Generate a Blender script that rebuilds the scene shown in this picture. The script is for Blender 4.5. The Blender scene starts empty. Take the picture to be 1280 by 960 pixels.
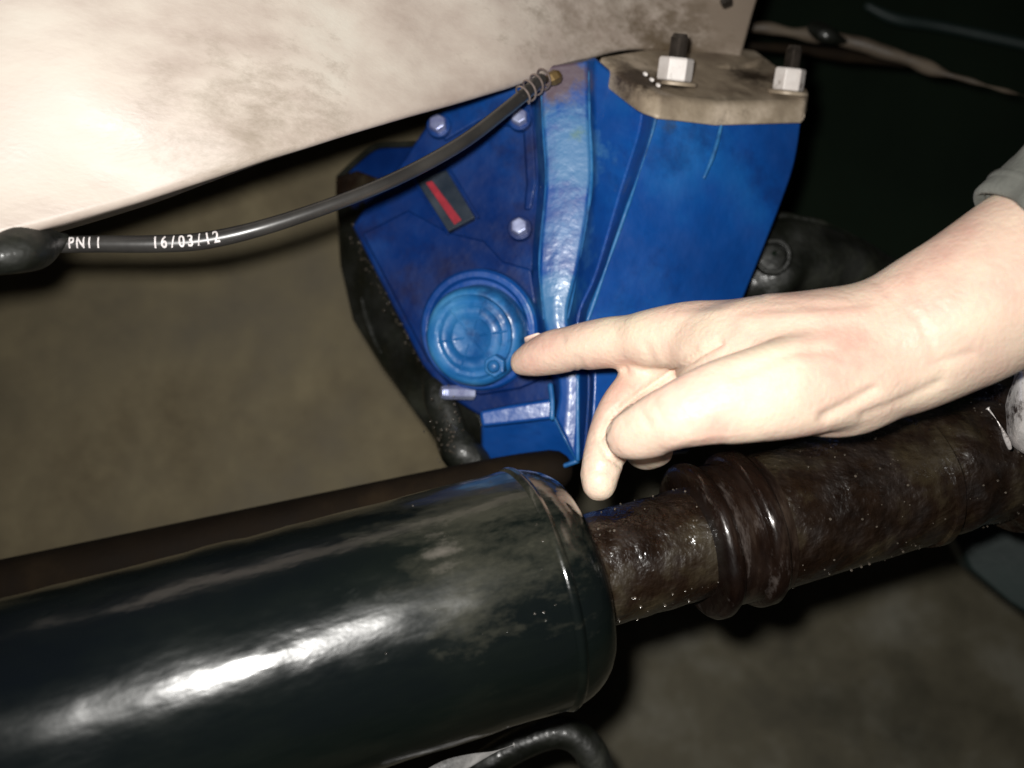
import bpy, bmesh, math, random
from mathutils import Vector, Matrix, noise
random.seed(7)
D = bpy.data
sc = bpy.context.scene
COL = sc.collection

# ------------------------------------------------------------------ camera
S = 0.75                       # metres per modelling unit
F = 1372.0                     # focal length in pixels of a 1280 px wide frame
CAM_H = 0.72
PITCH = math.radians(60)
CL = Vector((0, 0, CAM_H))
RT = Vector((1, 0, 0))
FW = Vector((0, math.cos(PITCH), -math.sin(PITCH)))
UP = Vector((0, math.sin(PITCH), math.cos(PITCH)))
cam = D.objects.new('camera', D.cameras.new('camera'))
COL.objects.link(cam)
cam.location = CL
cam.rotation_euler = (math.radians(90) - PITCH, 0, 0)
cam.data.sensor_width = 36
cam.data.lens = F / 1280 * 36
cam.data.clip_start = 0.01
cam.data.clip_end = 50
cam.data.dof.use_dof = True
cam.data.dof.focus_distance = 0.50 * S
cam.data.dof.aperture_fstop = 7.0
sc.camera = cam
# ------------------------------------------------------------------ light
w = D.worlds.new('World'); sc.world = w; w.use_nodes = True
w.node_tree.nodes['Background'].inputs[0].default_value = (1.0, 0.97, 0.92, 1)
w.node_tree.nodes['Background'].inputs[1].default_value = 0.012
sc.view_settings.view_transform = 'Standard'
sc.view_settings.look = 'None'
sc.view_settings.exposure = 0.0
sc.view_settings.gamma = 1.0


def cw(v):                     # camera-frame metres -> world
    return CL + RT * v[0] + UP * v[1] + FW * v[2]


def C(x, y, d):                # pixel and depth -> camera-frame modelling units
    return Vector(((x - 640) / F * d, -(y - 480) / F * d, d))


def P(x, y, d):
    return cw(C(x, y, d) * S)


fl = D.lights.new('flash', 'SPOT'); fl.energy = 9.5; fl.shadow_soft_size = 0.007
fl.spot_size = math.radians(110); fl.spot_blend = 1.0; fl.color = (1.0, 0.975, 0.935)
fo = D.objects.new('flash', fl); COL.objects.link(fo)
fo.location = cw(Vector((-0.013, 0.017, 0.01)))
tgt = P(540, 420, 0.5)
fo.rotation_euler = (tgt - fo.location).to_track_quat('-Z', 'Y').to_euler()

# ------------------------------------------------------------------ materials
_A = C(330, 832, .456); _B = Vector(((1150 - 640) / F, -(597 - 480) / F, 1.0))
_x = (_B * (_A.dot(_A) / _B.dot(_A)) - _A).normalized()
GRAIN = (RT * _x[0] + UP * _x[1] + FW * _x[2]).rotation_difference(Vector((1, 0, 0))).to_euler()


def ramp(nt, fac, stops):
    r = nt.nodes.new('ShaderNodeValToRGB')
    e = r.color_ramp.elements
    while len(e) < len(stops): e.new(0.5)
    for i, (p, c) in enumerate(stops):
        e[i].position = p
        e[i].color = (*c, 1) if len(c) == 3 else c
    nt.links.new(fac, r.inputs[0])
    return r.outputs[0]


def mat(name, stops, scale=20, detail=6, rough=(0.4, 0.4), rscale=None, metal=0.0, bump=0.0, bscale=200,
        coat=0.0, coat_rough=0.1, sss=0.0, spec=0.5, stretch=None, rot=False, bump2=0.0, b2scale=20, dirt=None, distort=0.0, patches=(), soft=0.16):
    m = D.materials.new(name); m.use_nodes = True
    nt = m.node_tree; b = nt.nodes['Principled BSDF']
    tc = nt.nodes.new('ShaderNodeTexCoord')
    mp = nt.nodes.new('ShaderNodeMapping'); nt.links.new(tc.outputs['Object'], mp.inputs[0])
    if rot:                                          # first turn the grain along the shaft axis
        m0 = nt.nodes.new('ShaderNodeMapping'); m0.inputs['Rotation'].default_value = GRAIN
        nt.links.new(tc.outputs['Object'], m0.inputs[0]); nt.links.new(m0.outputs[0], mp.inputs[0])
    if stretch: mp.inputs['Scale'].default_value = stretch
    def N(sc_, det=5, ro=0.55, dis=0.0, vec=mp):
        n = nt.nodes.new('ShaderNodeTexNoise'); n.inputs['Scale'].default_value = sc_
        n.inputs['Detail'].default_value = det; n.inputs['Roughness'].default_value = ro
        n.inputs['Distortion'].default_value = dis
        nt.links.new(vec.outputs[0], n.inputs['Vector']); return n
    n = N(scale, detail, 0.6, distort)
    col = ramp(nt, n.outputs['Fac'], stops)
    if dirt:
        dc, ds, lo, hi = dirt
        n2 = N(ds, 9, 0.7, 0.1)
        mk = ramp(nt, n2.outputs['Fac'], [(lo, (0, 0, 0)), (hi, (1, 1, 1))])
        mx = nt.nodes.new('ShaderNodeMix'); mx.data_type = 'RGBA'
        nt.links.new(mk, mx.inputs[0]); nt.links.new(col, mx.inputs[6]); mx.inputs[7].default_value = (*dc, 1)
        col = mx.outputs[2]
    for cen, rad_, pc, thr in patches:               # stains and painted light, each in its place: centre (object space), radius, colour
        vd = nt.nodes.new('ShaderNodeVectorMath'); vd.operation = 'DISTANCE'
        nt.links.new(tc.outputs['Object'], vd.inputs[0]); vd.inputs[1].default_value = cen
        fr = nt.nodes.new('ShaderNodeMapRange'); nt.links.new(vd.outputs['Value'], fr.inputs[0])
        fr.inputs[1].default_value = 0; fr.inputs[2].default_value = rad_; fr.inputs[3].default_value = .32; fr.inputs[4].default_value = -.30
        pn = N(42, 11, 0.75, 0.15)
        ad = nt.nodes.new('ShaderNodeMath'); nt.links.new(fr.outputs[0], ad.inputs[0]); nt.links.new(pn.outputs['Fac'], ad.inputs[1])
        mk = ramp(nt, ad.outputs[0], [(thr, (0, 0, 0)), (thr + soft, (1, 1, 1))])
        mx = nt.nodes.new('ShaderNodeMix'); mx.data_type = 'RGBA'
        nt.links.new(mk, mx.inputs[0]); nt.links.new(col, mx.inputs[6]); mx.inputs[7].default_value = (*pc, 1)
        col = mx.outputs[2]
    nt.links.new(col, b.inputs['Base Color'])
    if rough[0] != rough[1]:
        n3 = N(rscale or scale, 6, 0.6)
        mr = nt.nodes.new('ShaderNodeMapRange'); nt.links.new(n3.outputs['Fac'], mr.inputs[0])
        mr.inputs[1].default_value = 0.35; mr.inputs[2].default_value = 0.65
        mr.inputs[3].default_value = rough[0]; mr.inputs[4].default_value = rough[1]
        nt.links.new(mr.outputs[0], b.inputs['Roughness'])
    else:
        b.inputs['Roughness'].default_value = rough[0]
    b.inputs['Metallic'].default_value = metal
    b.inputs['Coat Weight'].default_value = coat
    b.inputs['Coat Roughness'].default_value = coat_rough
    b.inputs['Specular IOR Level'].default_value = spec
    if sss:
        b.inputs['Subsurface Weight'].default_value = sss
        b.inputs['Subsurface Radius'].default_value = (0.006, 0.002, 0.001)
        b.inputs['Subsurface Scale'].default_value = 1.0
    last = None
    for st, s_, di in ((bump, bscale, 0.0003), (bump2, b2scale, 0.0013)):
        if st:
            nb = N(s_, 3, 0.5)
            bp = nt.nodes.new('ShaderNodeBump'); bp.inputs['Strength'].default_value = st
            bp.inputs['Distance'].default_value = di
            nt.links.new(nb.outputs['Fac'], bp.inputs['Height'])
            if last: nt.links.new(last.outputs[0], bp.inputs['Normal'])
            last = bp
    if last:
        nt.links.new(last.outputs[0], b.inputs['Normal'])
        if coat: nt.links.new(last.outputs[0], b.inputs['Coat Normal'])
    return m


M = {}
M['floor'] = mat('dirty_concrete', [(0.32, (0.05, 0.043, 0.024)), (0.5, (0.10, 0.088, 0.056)), (0.68, (0.18, 0.17, 0.135))], scale=14, detail=10,
                 rough=(0.6, 0.9), bump=0.4, bscale=150, bump2=0.4, b2scale=25, dirt=((0.035, 0.032, 0.018), 4.5, 0.5, 0.68))
M['sheet'] = mat('dirty_brown_sheet', [(0.34, (0.065, 0.050, 0.024)), (0.5, (0.13, 0.105, 0.056)), (0.66, (0.20, 0.165, 0.095))], scale=8, detail=9,
                 rough=(0.6, 0.85), bump=0.3, bscale=200, bump2=0.3, b2scale=18, dirt=((0.07, 0.052, 0.026), 7, 0.45, 0.7))
M['cream'] = mat('cream_paint', [(0.32, (0.38, 0.31, 0.265)), (0.45, (0.47, 0.40, 0.345)), (0.58, (0.54, 0.475, 0.41)), (0.7, (0.58, 0.53, 0.46))], scale=13, stretch=(.7, 3, 3), detail=10,
                 rough=(0.4, 0.6), bump=0.25, bscale=300, bump2=0.25, b2scale=18, soft=.3,
                 patches=[(P(930, 20, .65) - P(400, 185, .5), .20, (0.22, 0.175, 0.135), .45), (P(850, 84, .63) - P(400, 185, .5), .06, (0.11, 0.08, 0.05), .50),  # first: dirt, plus the dimmer light at the right end, as colour
                          (P(330, 200, .49) - P(400, 185, .5), .10, (0.30, 0.25, 0.20), .60)])
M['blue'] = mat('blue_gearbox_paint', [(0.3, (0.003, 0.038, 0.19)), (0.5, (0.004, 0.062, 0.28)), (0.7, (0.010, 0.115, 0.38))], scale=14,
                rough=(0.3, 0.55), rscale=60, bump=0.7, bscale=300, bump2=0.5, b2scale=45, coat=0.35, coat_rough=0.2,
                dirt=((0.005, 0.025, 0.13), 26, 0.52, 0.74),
                patches=[(P(712, 190, .58) - P(700, 570, .64), .045, (0.05, 0.17, 0.36), .54), (P(704, 290, .58) - P(700, 570, .64), .045, (0.035, 0.14, 0.35), .58), (P(698, 380, .58) - P(700, 570, .64), .035, (0.03, 0.15, 0.34), .56),  # lighter blue along the band: flash sheen put into the colour
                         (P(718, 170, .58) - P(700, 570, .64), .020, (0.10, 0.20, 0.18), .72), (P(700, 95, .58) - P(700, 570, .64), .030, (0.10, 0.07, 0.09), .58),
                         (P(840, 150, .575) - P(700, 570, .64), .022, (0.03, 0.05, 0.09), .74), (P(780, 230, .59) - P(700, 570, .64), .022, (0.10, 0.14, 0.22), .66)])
M['blue_dark'] = mat('blue_cover_paint', [(0.3, (0.002, 0.010, 0.065)), (0.5, (0.002, 0.022, 0.125)), (0.7, (0.003, 0.050, 0.22))], scale=13,
                     rough=(0.3, 0.55), rscale=60, bump=0.7, bscale=300, bump2=0.4, b2scale=45, coat=0.12, coat_rough=0.2, spec=0.3,
                     dirt=((0.008, 0.006, 0.03), 22, 0.50, 0.70))
M['blue_cap'] = mat('light_blue_cap_paint', [(0.3, (0.006, 0.07, 0.24)), (0.5, (0.014, 0.13, 0.35)), (0.72, (0.06, 0.24, 0.46))], scale=40,
                    rough=(0.35, 0.6), rscale=80, bump=0.7, bscale=260, bump2=0.9, b2scale=70, coat=0.25, coat_rough=0.2, dirt=((0.006, 0.03, 0.12), 30, 0.52, 0.66))
M['black_tube'] = mat('glossy_black_paint', [(0.3, (0.002, 0.0028, 0.005)), (0.5, (0.004, 0.006, 0.005)), (0.64, (0.012, 0.013, 0.009)), (0.8, (0.03, 0.024, 0.016))], scale=9,
                      rough=(0.09, 0.33), rscale=36, bump=0.4, bscale=350, bump2=0.5, b2scale=40, coat=0.5, coat_rough=0.10, stretch=(.4, 1, 1.0), rot=True, soft=.16,
                      dirt=((0.018, 0.017, 0.012), 17, 0.56, 0.74),
                      patches=[(P(600, 660, .475) - P(700, 730, .5), .10, (0.032, 0.032, 0.024), .56), (P(545, 690, .445) - P(700, 730, .5), .050, (0.12, 0.108, 0.095), .74),  # first: olive reflection near the tube end, painted in
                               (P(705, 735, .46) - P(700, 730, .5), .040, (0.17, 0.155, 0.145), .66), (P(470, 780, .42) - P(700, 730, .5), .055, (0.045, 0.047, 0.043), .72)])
M['oily'] = mat('oily_black_steel', [(0.3, (0.004, 0.0018, 0.0010)), (0.5, (0.013, 0.0072, 0.0042)), (0.72, (0.042, 0.033, 0.018))], scale=48, detail=9,
                rough=(0.16, 0.6), rscale=90, bump=1.0, bscale=600, bump2=1.0, b2scale=190, coat=0.6, coat_rough=0.10)
M['collar'] = mat('worn_and_highlit_collar_steel', [(0.35, (0.005, 0.0022, 0.0014)), (0.55, (0.014, 0.0075, 0.005)), (0.72, (0.05, 0.034, 0.024))], scale=45, detail=9, dirt=((0.12, 0.10, 0.09), 60, 0.56, 0.76), stretch=(2.5, .7, 1), rot=True,  # pale streaks: wear, with the collar's highlight added to their colour
                  rough=(0.16, 0.5), rscale=70, metal=0.2, bump=0.5, bscale=400, coat=0.7, coat_rough=0.12, bump2=0.35, b2scale=110)
M['chrome'] = mat('bright_steel', [(0.3, (0.6, 0.56, 0.54)), (0.7, (0.85, 0.83, 0.8))], scale=30, rough=(0.25, 0.5), metal=0.3, bump=1.0, bscale=200, bump2=1.0, b2scale=90, dirt=((0.05, 0.035, 0.03), 110, 0.52, 0.62))
M['grease'] = mat('greasy_black_iron', [(0.3, (0.003, 0.0035, 0.0025)), (0.55, (0.008, 0.009, 0.006)), (0.75, (0.030, 0.032, 0.022))], scale=45,
                  rough=(0.3, 0.75), rscale=60, bump=1.0, bscale=330, bump2=1.2, b2scale=70, coat=0.15, coat_rough=0.15)
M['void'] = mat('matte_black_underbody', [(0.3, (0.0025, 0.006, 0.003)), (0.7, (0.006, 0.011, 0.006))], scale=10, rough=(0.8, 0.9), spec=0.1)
M['teal'] = mat('dark_teal_plastic', [(0.3, (0.004, 0.010, 0.009)), (0.7, (0.010, 0.022, 0.020))], scale=16, rough=(0.4, 0.6), bump=0.4)
M['brown'] = mat('rusty_steel_and_shade', [(0.3, (0.004, 0.002, 0.0007)), (0.55, (0.008, 0.0045, 0.0018)), (0.75, (0.018, 0.011, 0.005))], scale=30,
                 rough=(0.75, 0.9), bump=0.6, bscale=300, spec=0.15)  # also the shade tone of the bar behind the tube
M['rod'] = mat('dusty_grey_rod', [(0.3, (0.03, 0.021, 0.014)), (0.7, (0.12, 0.092, 0.064))], scale=40, rough=(0.5, 0.8), bump=0.6, bscale=300)
M['flange'] = mat('bare_flange_steel', [(0.32, (0.16, 0.12, 0.085)), (0.5, (0.36, 0.29, 0.21)), (0.66, (0.60, 0.50, 0.39))], scale=32,
                  rough=(0.35, 0.7), metal=0.15, bump=0.8, bscale=240, bump2=0.6, b2scale=50, dirt=((0.035, 0.022, 0.012), 40, 0.58, 0.72),
                  patches=[(P(800, 95, .585) - P(880, 130, .6), .030, (0.05, 0.035, 0.025), .50), (P(940, 100, .63) - P(880, 130, .6), .030, (0.04, 0.028, 0.018), .52), (P(842, 100, .59) - P(880, 130, .6), .016, (0.03, 0.02, 0.014), .5)])
M['nut'] = mat('zinc_nut', [(0.3, (0.62, 0.56, 0.52)), (0.7, (0.86, 0.82, 0.79))], scale=60, rough=(0.3, 0.5), bump=0.5, dirt=((0.16, 0.12, 0.09), 130, 0.56, 0.68))
M['stud'] = mat('dark_stud_steel', [(0.3, (0.03, 0.025, 0.02)), (0.7, (0.12, 0.10, 0.085))], scale=80, rough=(0.3, 0.5), metal=0.5, bump=0.5)
M['bolt'] = mat('zinc_bolt', [(0.3, (0.22, 0.24, 0.48)), (0.7, (0.5, 0.55, 0.75))], scale=120, rough=(0.2, 0.4), metal=0.5, bump=0.4)
M['rubber'] = mat('black_rubber_hose', [(0.3, (0.018, 0.017, 0.017)), (0.7, (0.045, 0.042, 0.038))], scale=40, rough=(0.34, 0.42), coat=0.5, coat_rough=0.3, bump=0.15, spec=0.6)
M['ink'] = mat('white_print', [(0.3, (0.42, 0.38, 0.38)), (0.7, (0.8, 0.76, 0.74))], scale=900, rough=(0.6, 0.6))
M['spring'] = mat('spring_wire', [(0.3, (0.16, 0.12, 0.11)), (0.7, (0.36, 0.29, 0.26))], scale=60, rough=(0.3, 0.3), metal=0.5)
M['brass'] = mat('brass', [(0.3, (0.16, 0.10, 0.04)), (0.7, (0.36, 0.25, 0.10))], scale=60, rough=(0.35, 0.35), metal=0.6)
M['red'] = mat('red_label', [(0.3, (0.22, 0.008, 0.02)), (0.7, (0.36, 0.02, 0.035))], scale=200, rough=(0.5, 0.5))
M['plate'] = mat('label_plate', [(0.3, (0.01, 0.018, 0.03)), (0.7, (0.03, 0.04, 0.055))], scale=70, rough=(0.35, 0.5), bump=0.2)
M['skin'] = mat('skin', [(0.30, (0.62, 0.37, 0.30)), (0.42, (0.71, 0.49, 0.39)), (0.55, (0.76, 0.59, 0.46)), (0.7, (0.78, 0.66, 0.49))], scale=26, detail=8, rough=(0.40, 0.6), rscale=120,
                sss=0.22, bump=0.9, bscale=620, bump2=0.6, b2scale=70, spec=0.4)
M['strap'] = mat('scuffed_grey_metal', [(0.35, (0.05, 0.05, 0.05)), (0.65, (0.35, 0.34, 0.33))], scale=60, rough=(0.4, 0.6), bump=0.8, bscale=300)
M['nail'] = mat('fingernail', [(0.3, (0.80, 0.55, 0.47)), (0.7, (0.84, 0.62, 0.54))], scale=60, rough=(0.25, 0.25), sss=0.2)
M['cloth'] = mat('grey_cloth', [(0.3, (0.13, 0.135, 0.12)), (0.7, (0.24, 0.245, 0.22))], scale=50, rough=(0.9, 0.95), bump=0.8, bscale=900, spec=0.2)
M['grit'] = mat('wet_grit', [(0.3, (0.03, 0.025, 0.018)), (0.7, (0.12, 0.10, 0.08))], scale=300, rough=(0.15, 0.2), coat=0.8)

# ------------------------------------------------------------------ builders
def tag(o, label=None, cat=None, group=None, kind=None):
    for k, v in (('label', label), ('category', cat), ('group', group), ('kind', kind)):
        if v: o[k] = v
    return o


def thing(name, loc, label, cat, group=None):
    o = D.objects.new(name, None); COL.objects.link(o); o.location = loc
    o.empty_display_size = 0.02
    return tag(o, label, cat, group)


def base_of(o):
    v = Vector((0, 0, 0))
    while o: v += o.location; o = o.parent
    return v


def finish(name, bm, m, parent=None, smooth=True, bevel=0.0, seg=2, loc=None, tri=False, angle=35, sub=0):
    """bm is in world coordinates; link as one object with its origin at loc or at the parent's base"""
    if parent is not None:
        off = base_of(parent)
    else:
        off = loc if loc is not None else Vector((0, 0, 0))
    for v in bm.verts: v.co -= off
    bmesh.ops.recalc_face_normals(bm, faces=bm.faces)
    me = D.meshes.new(name); bm.to_mesh(me); bm.free()
    me.materials.append(m)
    o = D.objects.new(name, me); COL.objects.link(o)
    if parent is not None: o.parent = parent
    else: o.location = off
    if smooth:
        for p in me.polygons: p.use_smooth = True
    if smooth and not bevel:
        me.set_sharp_from_angle(angle=math.radians(42))
    if bevel:
        md = o.modifiers.new('bevel', 'BEVEL'); md.width = bevel; md.segments = seg
        md.limit_method = 'ANGLE'; md.angle_limit = math.radians(angle); md.harden_normals = True
    return o


def prism(pts, thick, back=1.0):
    """polygon of (x, y, depth) extruded away from the viewer side by thick (modelling units)"""
    bm = bmesh.new()
    f = [bm.verts.new(P(*p)) for p in pts]
    c = sum((C(*p) for p in pts), Vector()) / len(pts)
    b = []
    for p in pts:
        q = C(*p); q = Vector((c.x + (q.x - c.x) * back, c.y + (q.y - c.y) * back, q.z + thick))
        b.append(bm.verts.new(cw(q * S)))
    bm.faces.new(f); bm.faces.new(b[::-1])
    n = len(f)
    for i in range(n):
        bm.faces.new((f[i], b[i], b[(i + 1) % n], f[(i + 1) % n]))
    return bm


def frame(ax):
    ax = ax.normalized()
    u = ax.cross(Vector((0, 0, 1)) if abs(ax.z) < 0.9 else Vector((1, 0, 0))).normalized()
    return ax, u, ax.cross(u).normalized()


def lathe(A, ax, prof, n=48, bm=None, wob=0.0):
    """A, ax in camera-frame modelling units; prof list of (t, r); closed ends"""
    bm = bm or bmesh.new()
    ax, u, v = frame(ax)
    rings = []
    for t, r in prof:
        ring = []
        for k in range(n):
            a = 2 * math.pi * k / n
            rr = r
            if wob:
                rr += wob * noise.noise(Vector((t * 60, math.cos(a) * 2, math.sin(a) * 2)))
            ring.append(bm.verts.new(cw((A + ax * t + (u * math.cos(a) + v * math.sin(a)) * rr) * S)))
        rings.append(ring)
    for a, b in zip(rings, rings[1:]):
        for k in range(n):
            bm.faces.new((a[k], a[(k + 1) % n], b[(k + 1) % n], b[k]))
    bm.faces.new(rings[0][::-1]); bm.faces.new(rings[-1])
    return bm


def smooth_path(pts, per=8):
    out = []
    n = len(pts)
    for i in range(n - 1):
        p0 = pts[max(i - 1, 0)]; p1 = pts[i]; p2 = pts[i + 1]; p3 = pts[min(i + 2, n - 1)]
        for k in range(per):
            t = k / per
            out.append(tuple(0.5 * ((2 * b) + (-a + c) * t + (2 * a - 5 * b + 4 * c - d) * t * t + (-a + 3 * b - 3 * c + d) * t ** 3)
                             for a, b, c, d in zip(p0, p1, p2, p3)))
    out.append(tuple(pts[-1]))
    return out


def tube(pts, n=20, per=8, bm=None, cap=True, dome=True, rag=0.0):
    """pts: (x, y, depth, r_px [, r_depth_px]) swept tube, tapered, domed ends; world-coordinate bmesh"""
    bm = bm or bmesh.new()
    pts = [p if len(p) == 5 else (*p, p[3]) for p in pts]
    path = smooth_path(pts, per) if per > 1 else pts
    cen = [C(p[0], p[1], p[2]) for p in path]
    rad = [(p[3] / F * p[2], p[4] / F * p[2]) for p in path]
    st = []
    for i in range(len(cen)):
        t = (cen[min(i + 1, len(cen) - 1)] - cen[max(i - 1, 0)]).normalized()
        st.append((cen[i], t, rad[i][0], rad[i][1]))
    if dome:
        def ext(s, sg):
            c, t, r1, r2 = s; o = []
            for a in (30, 55, 75, 87):
                a = math.radians(a)
                o.append((c + t * sg * math.sin(a) * r1, t, r1 * math.cos(a), r2 * math.cos(a)))
            return o
        st = ext(st[0], -1)[::-1] + st + ext(st[-1], 1)
    rings = []
    for i, (c, t, r1, r2) in enumerate(st):
        nn = t.cross(Vector((0, 0, 1)))
        nn = nn.normalized() if nn.length > 1e-4 else Vector((0, 1, 0))
        bb = t.cross(nn).normalized()
        ring = []
        for k in range(n):
            a = 2 * math.pi * k / n
            q = c + nn * math.cos(a) * r1 + bb * math.sin(a) * r2
            if rag: q += (q - c).normalized() * rag * noise.noise(q * 45)
            ring.append(bm.verts.new(cw(q * S)))
        rings.append(ring)
    for a, b in zip(rings, rings[1:]):
        for k in range(n):
            bm.faces.new((a[k], a[(k + 1) % n], b[(k + 1) % n], b[k]))
    if cap:
        bm.faces.new(rings[0][::-1]); bm.faces.new(rings[-1])
    return bm


# ------------------------------------------------------------------ setting
bm = bmesh.new()
bmesh.ops.create_grid(bm, x_segments=8, y_segments=8, size=6)
tag(finish('floor', bm, M['floor'], smooth=False), 'dirty brown concrete floor with dark oil stains below the vehicle', kind='structure')

sheet = thing('metal_sheet', P(200, 450, .86), 'dull brown dirty metal sheet filling the background left of the gearbox', 'sheet')
bm = prism([(-400, -60, .84), (200, -60, .86), (640, -60, .90), (720, 200, .90), (700, 620, .86), (500, 860, .83), (-400, 900, .80)], .01)
finish('sheet_panel', bm, M['sheet'], sheet, smooth=False, bevel=.002)

# ------------------------------------------------------------------ cream painted beam (upper left)
beam = thing('painted_beam', P(400, 185, 0.5), 'cream painted chassis beam running across the upper left above the blue gearbox', 'beam')
stn = [(-160, 344, .425), (0, 299, .44), (100, 272, .452), (200, 243, .465), (300, 214, .48), (400, 184, .50), (520, 146, .53), (640, 108, .562),
       (745, 70, .60), (800, 60, .62), (860, 66, .64), (925, 80, .655)]
stn = smooth_path(stn, 6)
bm = bmesh.new(); secs = []
ph = [-1.0, -0.8, -0.6, -0.45, -0.32, -0.22, -0.14, -0.08, -0.035]      # up the front face, fraction of face height
for i, (x, y, d) in enumerate(stn):
    u = min(max((x - 745) / 180, 0), 1)
    Hh = 0.20; R = 0.0045 * (1 - 0.4 * u)
    b = C(x, y, d); sec = []
    sh = 0.27 * u                                   # the right end leans outward
    def put(dy, dz):
        q = Vector((b.x + sh * dy, b.y + dy, b.z + dz))
        q.z += 0.010 * noise.noise(Vector((q.x * 7, q.y * 12, 3.1))) + 0.0025 * noise.noise(Vector((q.x * 30, q.y * 40, 9)))
        sec.append(bm.verts.new(cw(q * S)))
    for f_ in ph: put(R - f_ * Hh, -0.004 * math.sin(-f_ * 3.0))
    for a in range(0, 91, 15):
        a = math.radians(a); z_ = R - R * math.cos(a); put(R - R * math.sin(a) + b.y * z_ / b.z, z_)
    put(b.y * .06 / b.z + .004, 0.06); put(b.y * .1 / b.z + .03, 0.10); put(0.3, 0.10)
    secs.append(sec)
for a, b in zip(secs, secs[1:]):
    for k in range(len(a) - 1): bm.faces.new((a[k], a[k + 1], b[k + 1], b[k]))
bm.faces.new(secs[0]); bm.faces.new(secs[-1][::-1])
finish('beam_shell', bm, M['cream'], beam, bevel=0.004, seg=3, angle=50)
# a greasy fastener near the right end
A = C(905, 6, .655)
finish('fastener', lathe(A, Vector((-.2, .2, -1)), [(0, .006), (.006, .006), (.009, .0045), (.010, .001)], 6), M['stud'], beam, smooth=False, bevel=.0004)

# ------------------------------------------------------------------ steering gearbox
gb = thing('steering_gearbox', P(700, 570, .64), 'blue painted steering gearbox hanging under the cream beam with a round cap on its front', 'gearbox')
cols = [
    ([(664, 84), (668, 150), (672, 230), (664, 330), (670, 400), (690, 478), (690, 522)], .604),
    ([(674, 84), (679, 150), (683, 230), (675, 330), (680, 398), (699, 478), (695, 522)], .5815),
    ([(704, 80), (708, 150), (711, 230), (700, 330), (694, 398), (710, 476), (706, 545)], .5795),
    ([(733, 76), (735, 150), (737, 230), (722, 330), (708, 398), (724, 472), (719, 574)], .5795),
    ([(744, 74), (743, 150), (745, 230), (731, 330), (715, 398), (731, 472), (724, 576)], .588),
    ([(805, 124), (800, 165), (776, 240), (746, 340), (722, 402), (736, 472), (730, 576)], .600),
    ([(820, 130), (812, 170), (789, 240), (752, 345), (732, 402), (742, 472), (735, 576)], .572),
    ([(832, 133), (823, 172), (800, 240), (762, 348), (742, 402), (751, 472), (743, 577)], .5735),
    ([(915, 140), (908, 185), (888, 245), (852, 347), (826, 410), (820, 476), (800, 572)], .592),
    ([(1002, 148), (994, 200), (978, 250), (940, 346), (910, 420), (890, 480), (860, 566)], .618),
]
bm = bmesh.new(); grid = []
for pts, d in cols:
    pp = smooth_path(pts, 5)
    grid.append([bm.verts.new(P(x, y, d)) for x, y in pp])
g0 = [bm.verts.new(P(x, y, .70)) for x, y in smooth_path([(p[0] * .9 + 75, p[1]) for p in cols[0][0]], 5)]
g9 = [bm.verts.new(P(x, y, .72)) for x, y in smooth_path([(p[0] * .9 + 60, p[1]) for p in cols[-1][0]], 5)]
grid = [g0] + grid + [g9]
for a, b in zip(grid, grid[1:]):
    for k in range(len(a) - 1): bm.faces.new((a[k], a[k + 1], b[k + 1], b[k]))
bm.faces.new([g[0] for g in grid]); bm.faces.new([g[-1] for g in grid][::-1])
for k in range(len(g0) - 1): bm.faces.new((g0[k + 1], g0[k], g9[k], g9[k + 1]))
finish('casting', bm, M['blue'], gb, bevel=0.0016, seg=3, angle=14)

cover = [(440, 282, .640), (462, 250, .636), (500, 205, .632), (538, 150, .626), (600, 106, .616), (668, 80, .605), (673, 150, .604), (677, 230, .603), (668, 330, .603),
         (678, 400, .603), (697, 490, .603), (690, 512, .604), (600, 520, .618), (560, 495, .624), (528, 456, .628)]
finish('cover_plate', prism(cover, .06), M['blue_dark'], gb, smooth=False, bevel=.0015, seg=3)
inner = [(452, 292, .630), (510, 262, .622), (560, 290, .616), (604, 300, .609), (628, 326, .606), (664, 336, .600), (674, 400, .598), (688, 470, .598),
         (650, 486, .604), (600, 494, .611), (562, 482, .616), (534, 450, .620)]
finish('cover_pad', prism(inner, .006), M['blue_dark'], gb, smooth=False, bevel=.0012, seg=3)
rim = prism([(541, 146, .622), (586, 118, .615), (640, 98, .606), (662, 94, .602), (667, 150, .602), (671, 230, .602), (664, 262, .602), (655, 262, .603), (658, 230, .603),
             (654, 160, .603), (600, 150, .612), (556, 176, .619)], .006)
finish('cover_rim', rim, M['blue_dark'], gb, smooth=False, bevel=.001, seg=2)

bax = Vector((-.26, -.12, -.95)).normalized()
pad = C(600, 412, .604)
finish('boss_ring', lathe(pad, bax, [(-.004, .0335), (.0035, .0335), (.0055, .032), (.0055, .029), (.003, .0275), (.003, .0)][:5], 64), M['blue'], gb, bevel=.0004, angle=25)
capo = C(597, 419, .596)
cp = finish('round_cap', lathe(capo, bax, [(-.004, .0272), (.006, .0272), (.0095, .0262), (.0115, .0245), (.0118, .0230), (.0095, .0215), (.0090, .0195), (.0098, .0180), (.0102, .0170), (.0094, .0155), (.0100, .0125), (.0108, .0110), (.0100, .0095), (.0104, .001)], 64, wob=.0006), M['blue_cap'], gb)
for a0 in (20, 80, 140, 200, 260, 320):              # raised ribs on the cap face
    _, u, v = frame(bax)
    a = math.radians(a0)
    dr = (u * math.cos(a) + v * math.sin(a))
    p1 = capo + bax * .0102 + dr * .004; p2 = capo + bax * .0098 + dr * .0195
    finish('rib', lathe(p1, p2 - p1, [(0, .0003), (.001, .0007), ((p2 - p1).length * .8, .0007), ((p2 - p1).length, .0006)], 8), M['blue_cap'], cp)
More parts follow.
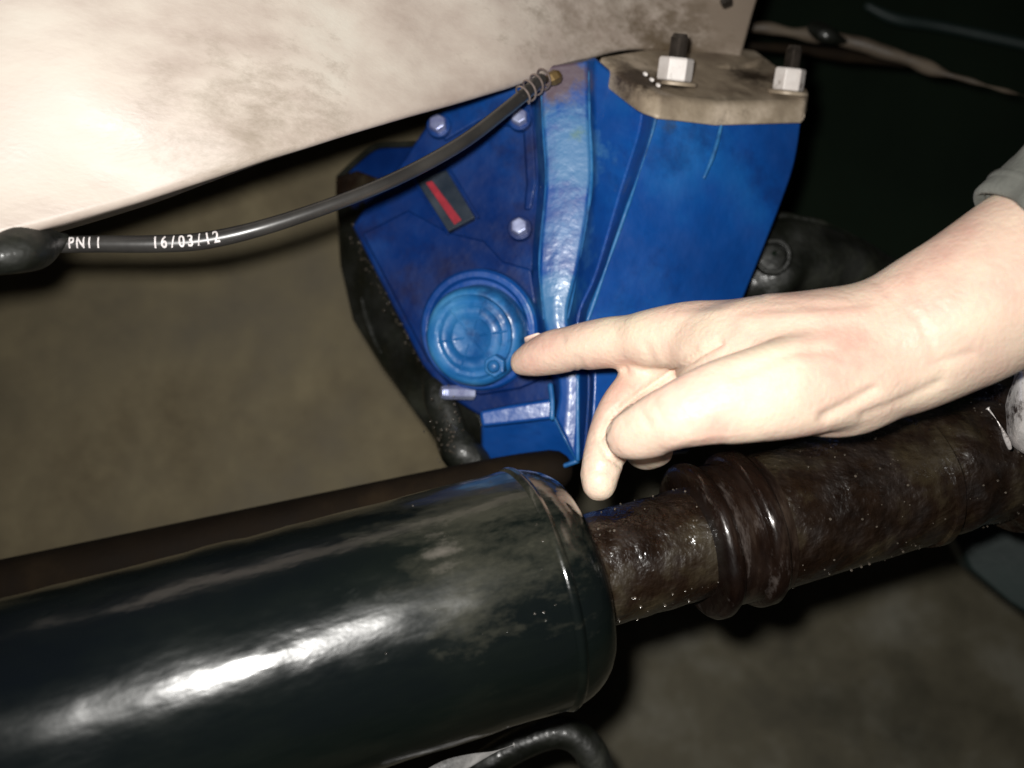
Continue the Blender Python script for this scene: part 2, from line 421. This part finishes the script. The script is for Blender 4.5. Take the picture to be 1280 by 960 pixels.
# plug under the fingertip
pg = C(620, 457, .582)
pl = finish('plug', lathe(pg, bax, [(-.004, .0062), (.003, .0062), (.0038, .0056)], 6), M['blue_cap'], gb, smooth=False, bevel=.0005)
finish('plug_tip', lathe(pg + bax * .0038, bax, [(0, .0035), (.002, .0034), (.0032, .0024), (.0036, .0006)], 24), M['blue_cap'], pl)


def hexbolt(x, y, d, r, h, ax=Vector((-.1, .1, -1)), m='bolt', parent=gb, washer=True):
    A = C(x, y, d)
    o = finish('bolt', lathe(A, ax, [(-.003, r), (h * .8, r), (h, r * .86)], 6), M[m], parent, smooth=False, bevel=.0004)
    if washer: finish('washer', lathe(A, ax, [(-.002, r * 1.35), (h * .22, r * 1.35), (h * .3, r * 1.25)], 24), M['blue_dark'], o, bevel=.0002)


hexbolt(650, 286, .601, .0050, .008)
hexbolt(650, 150, .601, .0048, .008)
hexbolt(549, 158, .618, .0052, .008)
hexbolt(660, 408, .597, .0040, .005, m='blue')
hexbolt(586, 491, .610, .0040, .016, ax=Vector((-1, .02, -.35)), washer=False)
# recessed name plate with red stripe
npl = finish('name_plate', prism([(520, 226, .619), (558, 212, .613), (594, 272, .608), (560, 290, .612)], .012), M['plate'], gb, smooth=False, bevel=.0006)
finish('red_stripe', prism([(532, 228, .6165), (540, 226, .6152), (577, 275, .6095), (568, 281, .6105)], .0015), M['red'], npl, smooth=False, bevel=.0002)
for a, b in (((517, 224), (560, 292)), ((561, 210), (597, 271))):
    finish('plate_frame', tube([(a[0], a[1], .619 if a[0] < 540 else .612, 1.8), (b[0], b[1], .612 if a[0] < 540 else .607, 1.8)], 8, 1), M['blue_dark'], npl)
finish('ridge_highlight', tube([(x + 1, y, .5725, 2.2 + .6 * math.sin(y * .1)) for x, y in ((821, 136), (813, 170), (790, 240), (753, 345), (733, 402))], 10, 6, rag=.0008), M['blue_cap'], gb)  # light blue beads added as highlights on the ridge and band edges
finish('edge_highlight', tube([(x, y, .5815, 1.5 + .8 * math.sin(y * .07)) for x, y in ((676, 100), (678, 150), (682, 230), (674, 330), (680, 398))], 8, 6, rag=.0008), M['blue_cap'], gb)
finish('edge_highlight', tube([(x, y, .5795, 1.3 + .7 * math.sin(y * .09)) for x, y in ((736, 90), (737, 150), (739, 230), (724, 330), (710, 398))], 8, 6, rag=.0008), M['blue_cap'], gb)
# bottom of the housing
lower = [(601, 530, .604), (692, 522, .600), (712, 548, .606), (722, 578, .614), (690, 590, .622), (660, 590, .626), (628, 584, .628), (602, 580, .630)]
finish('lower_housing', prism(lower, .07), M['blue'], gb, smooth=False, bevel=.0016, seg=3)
ledge = [(599, 514, .594), (640, 506, .592), (690, 498, .589), (692, 524, .589), (640, 530, .592), (602, 534, .594)]
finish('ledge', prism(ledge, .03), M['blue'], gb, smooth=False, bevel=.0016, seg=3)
finish('rib', tube([(694, 522, .592, 3), (708, 550, .590, 3), (722, 574, .590, 3)], 10, 4), M['blue_cap'], gb)
finish('rib', tube([(662, 580, .597, 2.5), (690, 586, .594, 2.5), (722, 576, .590, 3)], 10, 4), M['blue_cap'], gb)
finish('rib', tube([(688, 482, .590, 3.4), (690, 500, .588, 3.4), (690, 522, .587, 3.4)], 10, 4), M['blue_cap'], gb)
finish('rib', tube([(722, 470, .580, 2.6), (722, 520, .580, 2.6), (722, 574, .582, 3)], 10, 4), M['blue_cap'], gb)
finish('rib', tube([(903, 150, .588, 2), (893, 190, .586, 2.6), (880, 222, .585, 1.8)], 10, 4), M['blue_cap'], gb)

# ------------------------------------------------------------------ mounting flange with studs
mb = thing('mounting_flange', P(880, 130, .6), 'scraped bare steel mounting flange with two studs on top of the blue gearbox', 'flange')
top = [(748, 70, .60), (800, 110, .575), (825, 118, .568), (900, 128, .585), (1008, 126, .612), (1012, 112, .63), (945, 62, .675), (860, 52, .665)]
bm = bmesh.new()
tv = [C(*p) for p in top]
dn = Vector((-.002, -.0135, -.001))
a = [bm.verts.new(cw(q * S)) for q in tv]; b = [bm.verts.new(cw((q + dn) * S)) for q in tv]
bm.faces.new(a); bm.faces.new(b[::-1])
for i in range(8): bm.faces.new((a[i], b[i], b[(i + 1) % 8], a[(i + 1) % 8]))
bmesh.ops.subdivide_edges(bm, edges=bm.edges[:], cuts=3, use_grid_fill=True)
finish('flange_plate', bm, M['flange'], mb, bevel=.0035, seg=4, angle=40)
# weld fillet running along the beam foot, and a gasket line
finish('weld_bead', tube([(800, 100, .60, 7), (850, 98, .62, 9), (900, 92, .635, 9), (935, 84, .645, 8), (950, 76, .655, 5)], 12, 6, rag=.003), M['flange'], mb)
upv = Vector((.10, .95, -.28)).normalized()
for (x, y, d, hr) in ((842, 104, .59, 1.0), (984, 116, .615, .92)):
    A = C(x, y, d)
    st = finish('stud', lathe(A, upv, [(0, .0052 * hr)] + sum([[(.010 + k * .0011, .0050 * hr), (.0105 + k * .0011, .0044 * hr)] for k in range(13)], []) + [(.0255, .0036 * hr)], 24), M['stud'], mb)
    finish('nut', lathe(A, upv, [(.0012, .0088 * hr), (.002, .0095 * hr), (.0125, .0095 * hr), (.0135, .0085 * hr)], 6), M['nut'], st, smooth=False, bevel=.0005)
    finish('washer', lathe(A, upv, [(-.001, .0125 * hr), (.0008, .0125 * hr), (.0012, .012 * hr)], 32), M['flange'], st, bevel=.0002)
for (x, y) in ((806, 92), (814, 99), (822, 106)):
    finish('weld_spatter', tube([(x, y, .572, 2.6), (x + 1.5, y + 1, .571, 2.6)], 8, 1), M['nut'], mb)

# ------------------------------------------------------------------ brake hose
hs = thing('brake_hose', P(200, 310, .47), 'black rubber hose with white printing hanging below the cream beam', 'hose')
hp = [(60, 306, .470, 10.5), (120, 305, .471, 10.8), (190, 305, .473, 11), (255, 301, .4765, 11), (330, 284, .481, 10), (420, 254, .492, 9), (500, 221, .508, 9),
      (575, 180, .530, 9), (635, 135, .552, 8.5), (676, 100, .566, 8)]
finish('hose_tube', tube(hp, 24, 10), M['rubber'], hs)
finish('crimp_sleeve', tube([(-60, 336, .43, 27), (-10, 322, .44, 27), (30, 312, .447, 25), (60, 306, .462, 21), (78, 303, .468, 12)], 28, 8, rag=.006), M['grease'], hs)
bm = bmesh.new()                                    # spring guard at the far end: coil
pa = smooth_path([(p[0], p[1], p[2]) for p in ((652, 121, .5575), (668, 107, .563), (684, 95, .569))], 12)
coil = []
for i in range(41):
    t = i / 40 * (len(pa) - 1); k = min(int(t), len(pa) - 2); f_ = t - k
    c = C(*pa[k]).lerp(C(*pa[k + 1]), f_)
    tg = (C(*pa[k + 1]) - C(*pa[k])).normalized(); n1 = tg.cross(Vector((0, 0, 1))).normalized(); n2 = tg.cross(n1)
    an = i / 40 * 2 * math.pi * 4
    coil.append(c + (n1 * math.cos(an) + n2 * math.sin(an)) * .0050)
cpx = [(q.x / q.z * F + 640, 480 - q.y / q.z * F, q.z, 1.4) for q in coil]
finish('spring_guard', tube(cpx, 8, 3), M['spring'], hs)
finish('end_fitting', lathe(C(686, 101, .569), Vector((.8, .5, .1)), [(0, .003), (.002, .004), (.005, .004), (.007, .0025)], 6), M['brass'], hs, smooth=False, bevel=.0003)

hpath = smooth_path(hp, 24)
def hose_at(x):
    for a, b in zip(hpath, hpath[1:]):
        if a[0] <= x <= b[0]:
            t = (x - a[0]) / (b[0] - a[0]); return tuple(p + (q - p) * t for p, q in zip(a, b))
    return hpath[-1]
def printing(text, x0, step, hgt):
    bm = bmesh.new()
    for i, ch in enumerate(text):
        cu = D.curves.new('t', 'FONT'); cu.body = ch; cu.size = 1.0; cu.offset = 0.02
        to = D.objects.new('t', cu); COL.objects.link(to)
        bpy.context.view_layer.update()
        me = to.evaluated_get(bpy.context.evaluated_depsgraph_get()).to_mesh()
        t = bmesh.new(); t.from_mesh(me); to.to_mesh_clear() if hasattr(to, 'to_mesh_clear') else None
        D.objects.remove(to); D.curves.remove(cu)
        for k in range(1, 9):
            bmesh.ops.bisect_plane(t, geom=t.verts[:] + t.edges[:] + t.faces[:], plane_co=(0, k * .09, 0), plane_no=(0, 1, 0))
        px = x0 + i * step
        h0 = hose_at(px); h1 = hose_at(px + 4)
        c = C(*h0[:3]); tg = (C(*h1[:3]) - c).normalized(); nn = -tg.cross(Vector((0, 0, 1))).normalized()
        if nn.y < 0: nn = -nn
        bb = tg.cross(nn); bb = -bb if bb.z > 0 else bb
        r = h0[3] / F * h0[2]
        mp = {}
        xs = [v.co.x for v in t.verts]; xm = (min(xs) + max(xs)) / 2
        for v in t.verts:
            yy = (v.co.y - .36) * hgt / F * h0[2] / .72
            ang = yy / r + 0.12
            q = c + tg * ((v.co.x - xm) * hgt * 1.05 / F * h0[2]) + (nn * math.sin(ang) + bb * math.cos(ang)) * (r + .00025)
            mp[v] = bm.verts.new(cw(q * S))
        for f in t.faces:
            try: bm.faces.new([mp[v] for v in f.verts])
            except ValueError: pass
        t.free()
    return bm
pt = printing('PN11', 93, 11, 14)
finish('printed_text', pt, M['ink'], hs, smooth=False)
finish('printed_text', printing('16/03/12', 196, 10.8, 15), M['ink'], hs, smooth=False)

# ------------------------------------------------------------------ propeller shaft
ps = thing('propeller_shaft', P(700, 730, .5), 'thick glossy black tube with a greasy stepped shaft running under the hand', 'shaft')
A = C(330, 832, .456)
Bd = Vector(((1150 - 640) / F, -(597 - 480) / F, 1.0))
zB = A.dot(A) / Bd.dot(A)
ax = (Bd * zB - A).normalized()
def s_at(x):                                        # distance along the axis whose pixel column is x
    k = (x - 640) / F
    return (k * A.z - A.x) / (ax.x - k * ax.z)
e = s_at(698)
R0 = .0537
prof = [(-.42, R0)] + [(-.40 + i * (e + .385) / 60, R0) for i in range(61)]
for a_ in range(10, 91, 10):
    a_ = math.radians(a_); prof.append((e - .014 + .024 * math.sin(a_), R0 - .016 * (1 - math.cos(a_))))
prof += [(e + .0105, .034), (e + .0085, .030), (e + .0085, .020)]
finish('tube', lathe(A, ax, prof, 96, wob=.0009), M['black_tube'], ps)
finish('seam_band', lathe(A, ax, [(e - .0135, R0 - .001), (e - .013, R0), (e - .012, R0 + .0009), (e - .0105, R0 + .0013), (e - .009, R0 + .0007), (e - .0078, R0 - .0006), (e - .007, R0 - .002)], 96, wob=.0006), M['black_tube'], ps)
n0 = e + .006; n1 = s_at(872)
finish('neck', lathe(A, ax, [(n0 + i * (n1 - n0) / 24, .0258 + .0002 * math.sin(i * 1.3)) for i in range(25)], 64, wob=.0008), M['oily'], ps)
c0 = s_at(866); c1 = s_at(950); L = c1 - c0
finish('collar', lathe(A, ax, [(c0 - .001, .024), (c0 - .0005, .0340), (c0 + .0005, .0360), (c0 + .002, .0370), (c0 + .0055, .0370), (c0 + .007, .0360), (c0 + .0075, .0338), (c0 + .010, .0332),
                               (c0 + L * .55, .0334), (c0 + L * .60, .0340), (c0 + L * .62, .0362), (c0 + L * .66, .0372), (c0 + L * .80, .0374), (c0 + L * .84, .0364), (c0 + L * .86, .0345), (c0 + L, .0335), (c0 + L, .025)], 120, wob=.0004), M['collar'], ps)
s0 = s_at(945); s1 = s_at(1150)
finish('sleeve', lathe(A, ax, [(s0, .030)] + [(s0 + i * (s1 - s0) / 30, .0325 + .0003 * math.sin(i * .55)) for i in range(31)] + [(s1 + .002, .030), (s1 + .002, .022)], 80, wob=.0009), M['oily'], ps)
finish('ring', lathe(A, ax, [(s1 - .006, .0300), (s1 - .005, .0342), (s1 - .001, .0345), (s1 + .001, .0325), (s1 + .002, .028)], 80, wob=.0008), M['oily'], ps)
r0 = s_at(1150); r1 = s_at(1262)
finish('rear_sleeve', lathe(A, ax, [(r0, .020)] + [(r0 + i * (r1 - r0) / 20, .0315 - .0008 * math.cos(i * .7)) for i in range(21)] + [(r1, .02)], 80, wob=.001), M['oily'], ps)
finish('flange_ring', lathe(A, ax, [(r1 - .010, .030), (r1 - .008, .0395), (r1 - .003, .041), (r1 + .006, .041), (r1 + .008, .0375), (r1 + .06, .036), (r1 + .06, .02)], 80, wob=.001), M['oily'], ps)
finish('bearing_cap', tube([(1294, 470, .50, 30), (1298, 505, .497, 38), (1300, 540, .50, 30)], 48, 16, rag=.007), M['chrome'], ps)
finish('clip', tube([(1236, 512, .503, 2), (1246, 526, .500, 4), (1257, 548, .500, 4), (1262, 560, .502, 2)], 12, 6, rag=.003), M['chrome'], ps)


def grit(name, n, parent, place, rmin, rmax, m):
    bm = bmesh.new()
    for _ in range(n):
        q, nn = place()
        r = random.uniform(rmin, rmax) * random.choice((.5, .6, .8, 1))
        mt = Matrix.Translation(cw((q + nn * r * .2) * S)) @ Matrix.Diagonal((r * S, r * S, r * S * .7, 1))
        bmesh.ops.create_icosphere(bm, subdivisions=1, radius=1, matrix=mt)
    return tag(finish(name, bm, m, parent), kind='stuff')


_, U_, V_ = frame(ax)
def on_shaft():
    while True:
        s = random.uniform(n0, r1)
        if noise.noise(Vector((s * 90, 0, 0))) < random.uniform(-.5, .3): continue
        a_ = random.uniform(0, 2 * math.pi)
        nn = U_ * math.cos(a_) + V_ * math.sin(a_)
        if nn.z > .1: continue
        r = .0259 if s < c0 else (.036 if s < c1 else (.0328 if s < s1 else .0318))
        if c0 < s < c1: continue
        return A + ax * s + nn * r, nn
grit('oil_droplets', 220, ps, on_shaft, .0002, .0009, M['grit'])
def on_tube():
    while True:
        s = random.triangular(s_at(430), s_at(735), s_at(660)); a_ = random.uniform(0, 2 * math.pi)
        nn = U_ * math.cos(a_) + V_ * math.sin(a_)
        if nn.z > -.2 or nn.y < .0: continue
        return A + ax * s + nn * R0, nn
grit('grit', 22, ps, on_tube, .0002, .0005, M['grit'])

# ------------------------------------------------------------------ dark bar added for the shade behind the tube
br = finish('shade_bar', tube([(-160, 772, .60, 40), (0, 738, .60, 38), (300, 672, .60, 34), (600, 604, .60, 28), (690, 588, .60, 26)], 20, 6), M['brown'], loc=P(300, 672, .6))
tag(br, 'dark brown bar added as the band of shade behind the thick black tube', 'bar')

# ------------------------------------------------------------------ greasy bits on the left of the gearbox
gk = thing('greasy_bracket', P(500, 500, .62), 'black greasy iron bracket behind the lower left edge of the blue gearbox', 'bracket')
gk_o = finish('bracket_plate', prism([(418, 236, .70), (455, 250, .67), (540, 440, .64), (606, 520, .635), (620, 596, .63), (572, 592, .65), (528, 530, .665), (474, 456, .68), (440, 400, .695), (424, 330, .70)], .03), M['grease'], gk, smooth=False, bevel=.003, seg=3)
finish('bracket_lip', tube([(452, 372, .684, 1.5), (458, 398, .682, 3), (468, 425, .677, 3.5), (476, 440, .672, 1.5)], 12, 6, rag=.003), M['grease'], gk)
finish('bracket_foot', tube([(540, 480, .630, 10), (560, 530, .624, 17), (592, 590, .620, 20)], 20, 8, rag=.010), M['grease'], gk)
def on_br():
    if random.random() < .5:
        t = random.random(); return C(440 + 80 * t + random.uniform(-14, 14), 300 + 150 * t + random.uniform(-10, 10), .6275), Vector((0, 0, -1))
    return C(random.uniform(540, 606), random.uniform(500, 590), .590), Vector((0, 0, -1))
bm = bmesh.new()
for _ in range(130):
    t = random.random()
    if _ < 80:
        x, y, d = 436 + 90 * t + random.uniform(-8, 8), 290 + 160 * t + random.uniform(-14, 14), .668 - .02 * t
    else:
        x, y, d = 560 + random.gauss(0, 10), 540 + random.gauss(0, 22), .604
    r = random.uniform(.0003, .0009)
    bmesh.ops.create_icosphere(bm, subdivisions=1, radius=r * S, matrix=Matrix.Translation(P(x, y, d)))
tag(finish('dirt_crumbs', bm, M['grit'], gk), kind='stuff')

hd = thing('bearing_hood', P(470, 220, .64), 'small dark angular hood showing between hose and cream beam left of the gearbox', 'hood')
finish('hood_shell', prism([(420, 236, .690), (424, 214, .690), (446, 198, .680), (470, 182, .670), (530, 177, .642), (560, 184, .630), (560, 262, .630), (440, 262, .680)], .05), M['blue_dark'], hd, smooth=False, bevel=.002, seg=3)
finish('hood_edge', tube([(424, 222, .686, 4), (444, 203, .676, 4), (470, 184, .666, 4), (500, 181, .652, 4), (545, 179, .634, 4)], 10, 4), M['grease'], hd)
finish('hood_block', prism([(419, 220, .680), (446, 212, .668), (474, 222, .655), (468, 236, .658), (440, 246, .668), (419, 250, .680)], .02), M['oily'], hd, smooth=False, bevel=.002, seg=3)

# ------------------------------------------------------------------ right background
ub = thing('underbody_panel', P(1150, 250, .95), 'matt black underbody panel filling the background right of the gearbox', 'panel')
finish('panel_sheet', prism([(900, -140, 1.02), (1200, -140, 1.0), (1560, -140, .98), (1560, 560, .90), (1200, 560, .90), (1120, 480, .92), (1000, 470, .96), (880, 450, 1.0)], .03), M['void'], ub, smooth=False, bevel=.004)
finish('stiffener', tube([(1085, 8, .93, 5), (1120, 24, .93, 7), (1180, 34, .93, 7), (1300, 60, .92, 7)], 12, 6), M['teal'], ub)
rd = thing('tie_rod', P(1080, 60, .74), 'dusty brown rod angling down to the right in the dark behind the flange', 'rod')
finish('rod_bar', tube([(920, 34, .76, 9), (960, 37, .76, 8), (1020, 44, .755, 7), (1075, 55, .75, 8), (1120, 71, .745, 8), (1170, 89, .74, 5), (1225, 105, .73, 2.2), (1290, 122, .73, 1)], 16, 8, rag=.005), M['rod'], rd)
finish('lower_strip', tube([(920, 56, .775, 6), (1000, 62, .775, 6), (1070, 72, .775, 5), (1130, 82, .775, 3)], 12, 6, rag=.002), M['brown'], rd)
finish('clamp', tube([(1018, 34, .735, 8), (1034, 44, .73, 9), (1052, 50, .735, 7)], 12, 5, rag=.006), M['grease'], rd)

sa = thing('steering_knuckle', P(1000, 330, .68), 'oily black steering knuckle with a round hole behind the gearbox above the wrist', 'knuckle')
finish('arm_body', tube([(900, 352, .68, 40, 30), (950, 330, .675, 52, 34), (1000, 322, .68, 48, 34), (1050, 335, .69, 42, 30), (1110, 356, .70, 26, 24), (1160, 372, .71, 14, 14)], 28, 8, rag=.008), M['grease'], sa)
fa = Vector((-.1, .05, -1))
finish('eye_ring', lathe(C(965, 322, .660), fa, [(-.01, .0115), (.004, .0115), (.006, .0105), (.006, .0085), (.001, .0075), (-.002, .0072)], 40, wob=.0006), M['grease'], sa, bevel=.0003)
finish('hole_shade_stud', lathe(C(965, 322, .664), fa, [(-.004, .0066), (.001, .0064), (.003, .005), (.0042, .002)], 32), M['void'], sa)  # matte black, so the hole's shade is in the colour
finish('arm_edge', tube([(960, 272, .668, 3), (985, 270, .667, 5), (1012, 275, .668, 4), (1040, 282, .672, 3), (1070, 296, .68, 3)], 10, 5, rag=.003), M['grease'], sa)

tp = thing('plastic_shield', P(1240, 690, .75), 'dark teal plastic shield at the right edge below the shaft', 'shield')
finish('shield_sheet', prism([(1178, 650, .74), (1290, 628, .72), (1420, 620, .70), (1420, 800, .70), (1330, 800, .72), (1262, 752, .74), (1212, 712, .75)], .02), M['teal'], tp, smooth=False, bevel=.003)
finish('shield_rim', tube([(1180, 652, .73, 4), (1210, 644, .725, 4), (1300, 650, .71, 4), (1420, 655, .70, 4)], 10, 4), M['teal'], tp)

# ------------------------------------------------------------------ beneath the tube
lh = finish('rubber_hose', tube([(560, 1010, .60, 18), (600, 962, .60, 20), (650, 930, .60, 20), (700, 915, .60, 20), (735, 935, .60, 21), (752, 985, .60, 21), (750, 1040, .60, 20)], 20, 8), M['grease'], loc=P(700, 930, .60))
tag(lh, 'dull black rubber hose looping out below the thick black tube', 'hose')
lb = finish('clamp_strap', tube([(500, 1000, .455, 10, 6), (550, 968, .46, 12, 6), (590, 950, .466, 10, 6), (620, 939, .475, 6, 5), (640, 932, .48, 3, 3)], 14, 6, rag=.003), M['strap'], loc=P(600, 945, .466))
tag(lb, 'pale scuffed metal strap along the bottom edge of the black tube', 'strap')

# ------------------------------------------------------------------ person: hand, forearm, sleeve
pr = thing('person', P(1250, 360, .45), 'bare right hand and forearm in a grey sleeve, index finger touching the blue cap', 'person')
parts = [
    # forearm and palm
    [(1560, 180, .45, 122, 116), (1400, 272, .45, 114, 110), (1290, 338, .45, 106, 100), (1190, 396, .452, 97, 92), (1110, 434, .456, 90, 90), (1020, 452, .462, 90, 98), (930, 446, .476, 76, 84), (868, 430, .492, 48, 56)],
    # index
    [(930, 428, .475, 54, 44), (862, 421, .487, 46, 40), (812, 423, .498, 37, 37), (790, 425, .504, 32, 33), (762, 428, .511, 33, 33), (735, 432, .517, 31.5, 32), (715, 436, .522, 29, 30), (690, 441, .528, 29, 29), (668, 448, .533, 24, 25), (654, 453, .537, 18, 19)],
    # middle
    [(920, 440, .500, 44), (862, 450, .512, 39), (812, 478, .512, 34), (782, 508, .506, 32), (764, 545, .500, 30.5), (752, 582, .494, 27), (749, 604, .491, 24)],
    # ring
    [(945, 462, .520, 40), (880, 482, .535, 36), (828, 515, .535, 33), (806, 545, .525, 29), (806, 562, .510, 26), (822, 560, .496, 24)],
    # little
    [(965, 480, .540, 34), (905, 498, .553, 30), (866, 514, .550, 27), (856, 526, .538, 25), (872, 528, .524, 22)],
    # thumb and thenar
    [(1180, 425, .458, 74, 80), (1100, 450, .450, 74, 72), (1030, 474, .440, 68, 58), (965, 490, .432, 62, 50), (900, 503, .428, 54, 43), (850, 518, .430, 45, 38), (815, 532, .438, 40, 34), (790, 543, .444, 35, 30), (783, 546, .446, 31, 27)],
    # heel of the hand
    [(1140, 476, .452, 34, 40), (1085, 496, .450, 42, 46), (1045, 508, .450, 40, 44), (1010, 512, .456, 34, 40)],
    # back of hand / index knuckle
    [(1080, 430, .465, 66, 80), (1000, 424, .470, 56, 76), (930, 420, .476, 48, 62), (870, 421, .487, 41, 44), (780, 428, .507, 28, 30)],
]
bm = bmesh.new()
for ch in parts: tube(ch, 32, 8, bm=bm)
off = base_of(pr)
for v in bm.verts: v.co -= off
bmesh.ops.recalc_face_normals(bm, faces=bm.faces)
me = D.meshes.new('tmp'); bm.to_mesh(me); bm.free()
to = D.objects.new('tmp', me); COL.objects.link(to)
rm = to.modifiers.new('r', 'REMESH'); rm.mode = 'VOXEL'; rm.voxel_size = 0.0012; rm.use_smooth_shade = True
sm = to.modifiers.new('s', 'SMOOTH'); sm.factor = 0.5; sm.iterations = 22
bpy.context.view_layer.update()
hm = D.meshes.new_from_object(to.evaluated_get(bpy.context.evaluated_depsgraph_get()))
D.objects.remove(to)
# carve creases and raise tendons on the real surface
def seg_d(p, a, b):
    ab = b - a; t = max(0, min(1, (p - a).dot(ab) / ab.length_squared)); return (p - (a + ab * t)).length
creases = [  # (pixel points, width px, depth m)
    ([(752, 545), (762, 520), (800, 491), (840, 467), (872, 445), (900, 428)], 3.5, .0024), ([(750, 552), (760, 570), (776, 580)], 3.5, .0016), ([(780, 462), (792, 480)], 4, .0010),
    ([(1096, 352), (1150, 400), (1180, 470)], 5, .0004), ([(700, 415), (705, 425)], 3, .0004), ([(765, 404), (770, 416)], 4, .0004),
    ([(800, 516), (812, 530)], 4, .0005), ([(818, 506), (828, 522)], 4, .0004), ([(920, 470), (990, 440), (1040, 436)], 7, .0007), ([(930, 400), (1000, 396), (1080, 392)], 9, -.0007), ([(850, 396), (920, 388)], 7, -.0006),
    ([(808, 432), (815, 450), (826, 472)], 5, .0006), ([(822, 472), (845, 455), (868, 440)], 6, .0011), ([(724, 448), (728, 462)], 4, .0005),
    ([(716, 446), (718, 464)], 3, .0004), ([(1030, 522), (1060, 506), (1092, 488)], 7, .0012), ([(1170, 455), (1215, 442)], 6, .0006),
    ([(1080, 520), (1130, 500), (1175, 478)], 6, .0008), ([(735, 586), (765, 590)], 4, .0006), ([(742, 548), (758, 556)], 4, .0005), ([(835, 568), (870, 556), (905, 551)], 5, .0005),
    ([(905, 385), (990, 382)], 8, -.0004), ([(960, 372), (1060, 378)], 7, -.0004),
]
nrm_ = [v.normal.copy() for v in hm.vertices]
for v, vn in zip(hm.vertices, nrm_):
    q = v.co + off - CL
    cx, cy, cz = q.dot(RT), q.dot(UP), q.dot(FW)
    px, py = 640 + cx / cz * F, 480 - cy / cz * F
    if vn.dot(FW) > .35: continue
    dv = 0.0
    for pts, wd, dp in creases:
        if not (min(a[0] for a in pts) - 20 < px < max(a[0] for a in pts) + 20): continue
        for a, b in zip(pts, pts[1:]):
            dd = seg_d(Vector((px, py)), Vector(a), Vector(b))
            if dd < wd * 2.5: dv = max(dv, dp * math.exp(-(dd / wd) ** 2), key=abs)
    n_ = noise.noise(q * 60) * .00035
    v.co += vn * (-dv + n_)
hm.materials.clear(); hm.materials.append(M['skin'])
for p in hm.polygons: p.use_smooth = True
ho = D.objects.new('hand', hm); COL.objects.link(ho); ho.parent = pr
# index fingernail on the upper side
bm = bmesh.new(); rows = []
for i in range(7):
    t = i / 6; c = C(652 + 26 * t, 447 - 4 * t, .535 - .006 * t); r = (.0085 + .0018 * t)
    tg = (C(678, 443, .529) - C(652, 447, .535)).normalized(); nn = tg.cross(Vector((0, 0, 1))).normalized()
    if nn.y < 0: nn = -nn
    bb = tg.cross(nn); bb = bb if bb.z > 0 else -bb
    wdt = .62 * math.sqrt(max(0.05, 1 - (2 * t - 1) ** 4))
    rows.append([bm.verts.new(cw((c + (nn * math.cos(a * wdt + .75) + bb * math.sin(a * wdt + .75)) * (r + .0006)) * S)) for a in (-1, -.5, 0, .5, 1)])
for a, b in zip(rows, rows[1:]):
    for k in range(4): bm.faces.new((a[k], a[k + 1], b[k + 1], b[k]))
no = finish('fingernail', bm, M['nail'], pr)
sd = no.modifiers.new('t', 'SOLIDIFY'); sd.thickness = .0006; sd.offset = 0
# sleeve
sl = tube([(1296, 346, .45, 130, 122), (1308, 338, .45, 142, 130), (1345, 316, .45, 154, 135), (1400, 280, .45, 150, 140), (1480, 232, .45, 158, 150), (1580, 170, .45, 165, 155)], 72, 6, cap=False, dome=False)
for v in sl.verts:
    q = v.co
    c = cw(C(1400, 280, .45) * S)
    nrm = (q - c); nrm.normalize()
    v.co += nrm * (.012 * noise.noise(q * 22) + .004 * noise.noise(q * 60))
so = finish('sleeve', sl, M['cloth'], pr)
sd = so.modifiers.new('t', 'SOLIDIFY'); sd.thickness = .003; sd.offset = 0
hem = tube([(1298, 345, .45, 131, 123), (1314, 335, .45, 146, 132)], 72, 3, cap=False, dome=False)
for v in hem.verts:
    nrm = (v.co - cw(C(1400, 280, .45) * S)).normalized()
    v.co += nrm * (.012 * noise.noise(v.co * 22) + .004 * noise.noise(v.co * 60))
ho2 = finish('cuff_hem', hem, M['cloth'], so)
sd = ho2.modifiers.new('t', 'SOLIDIFY'); sd.thickness = .0042; sd.offset = 0
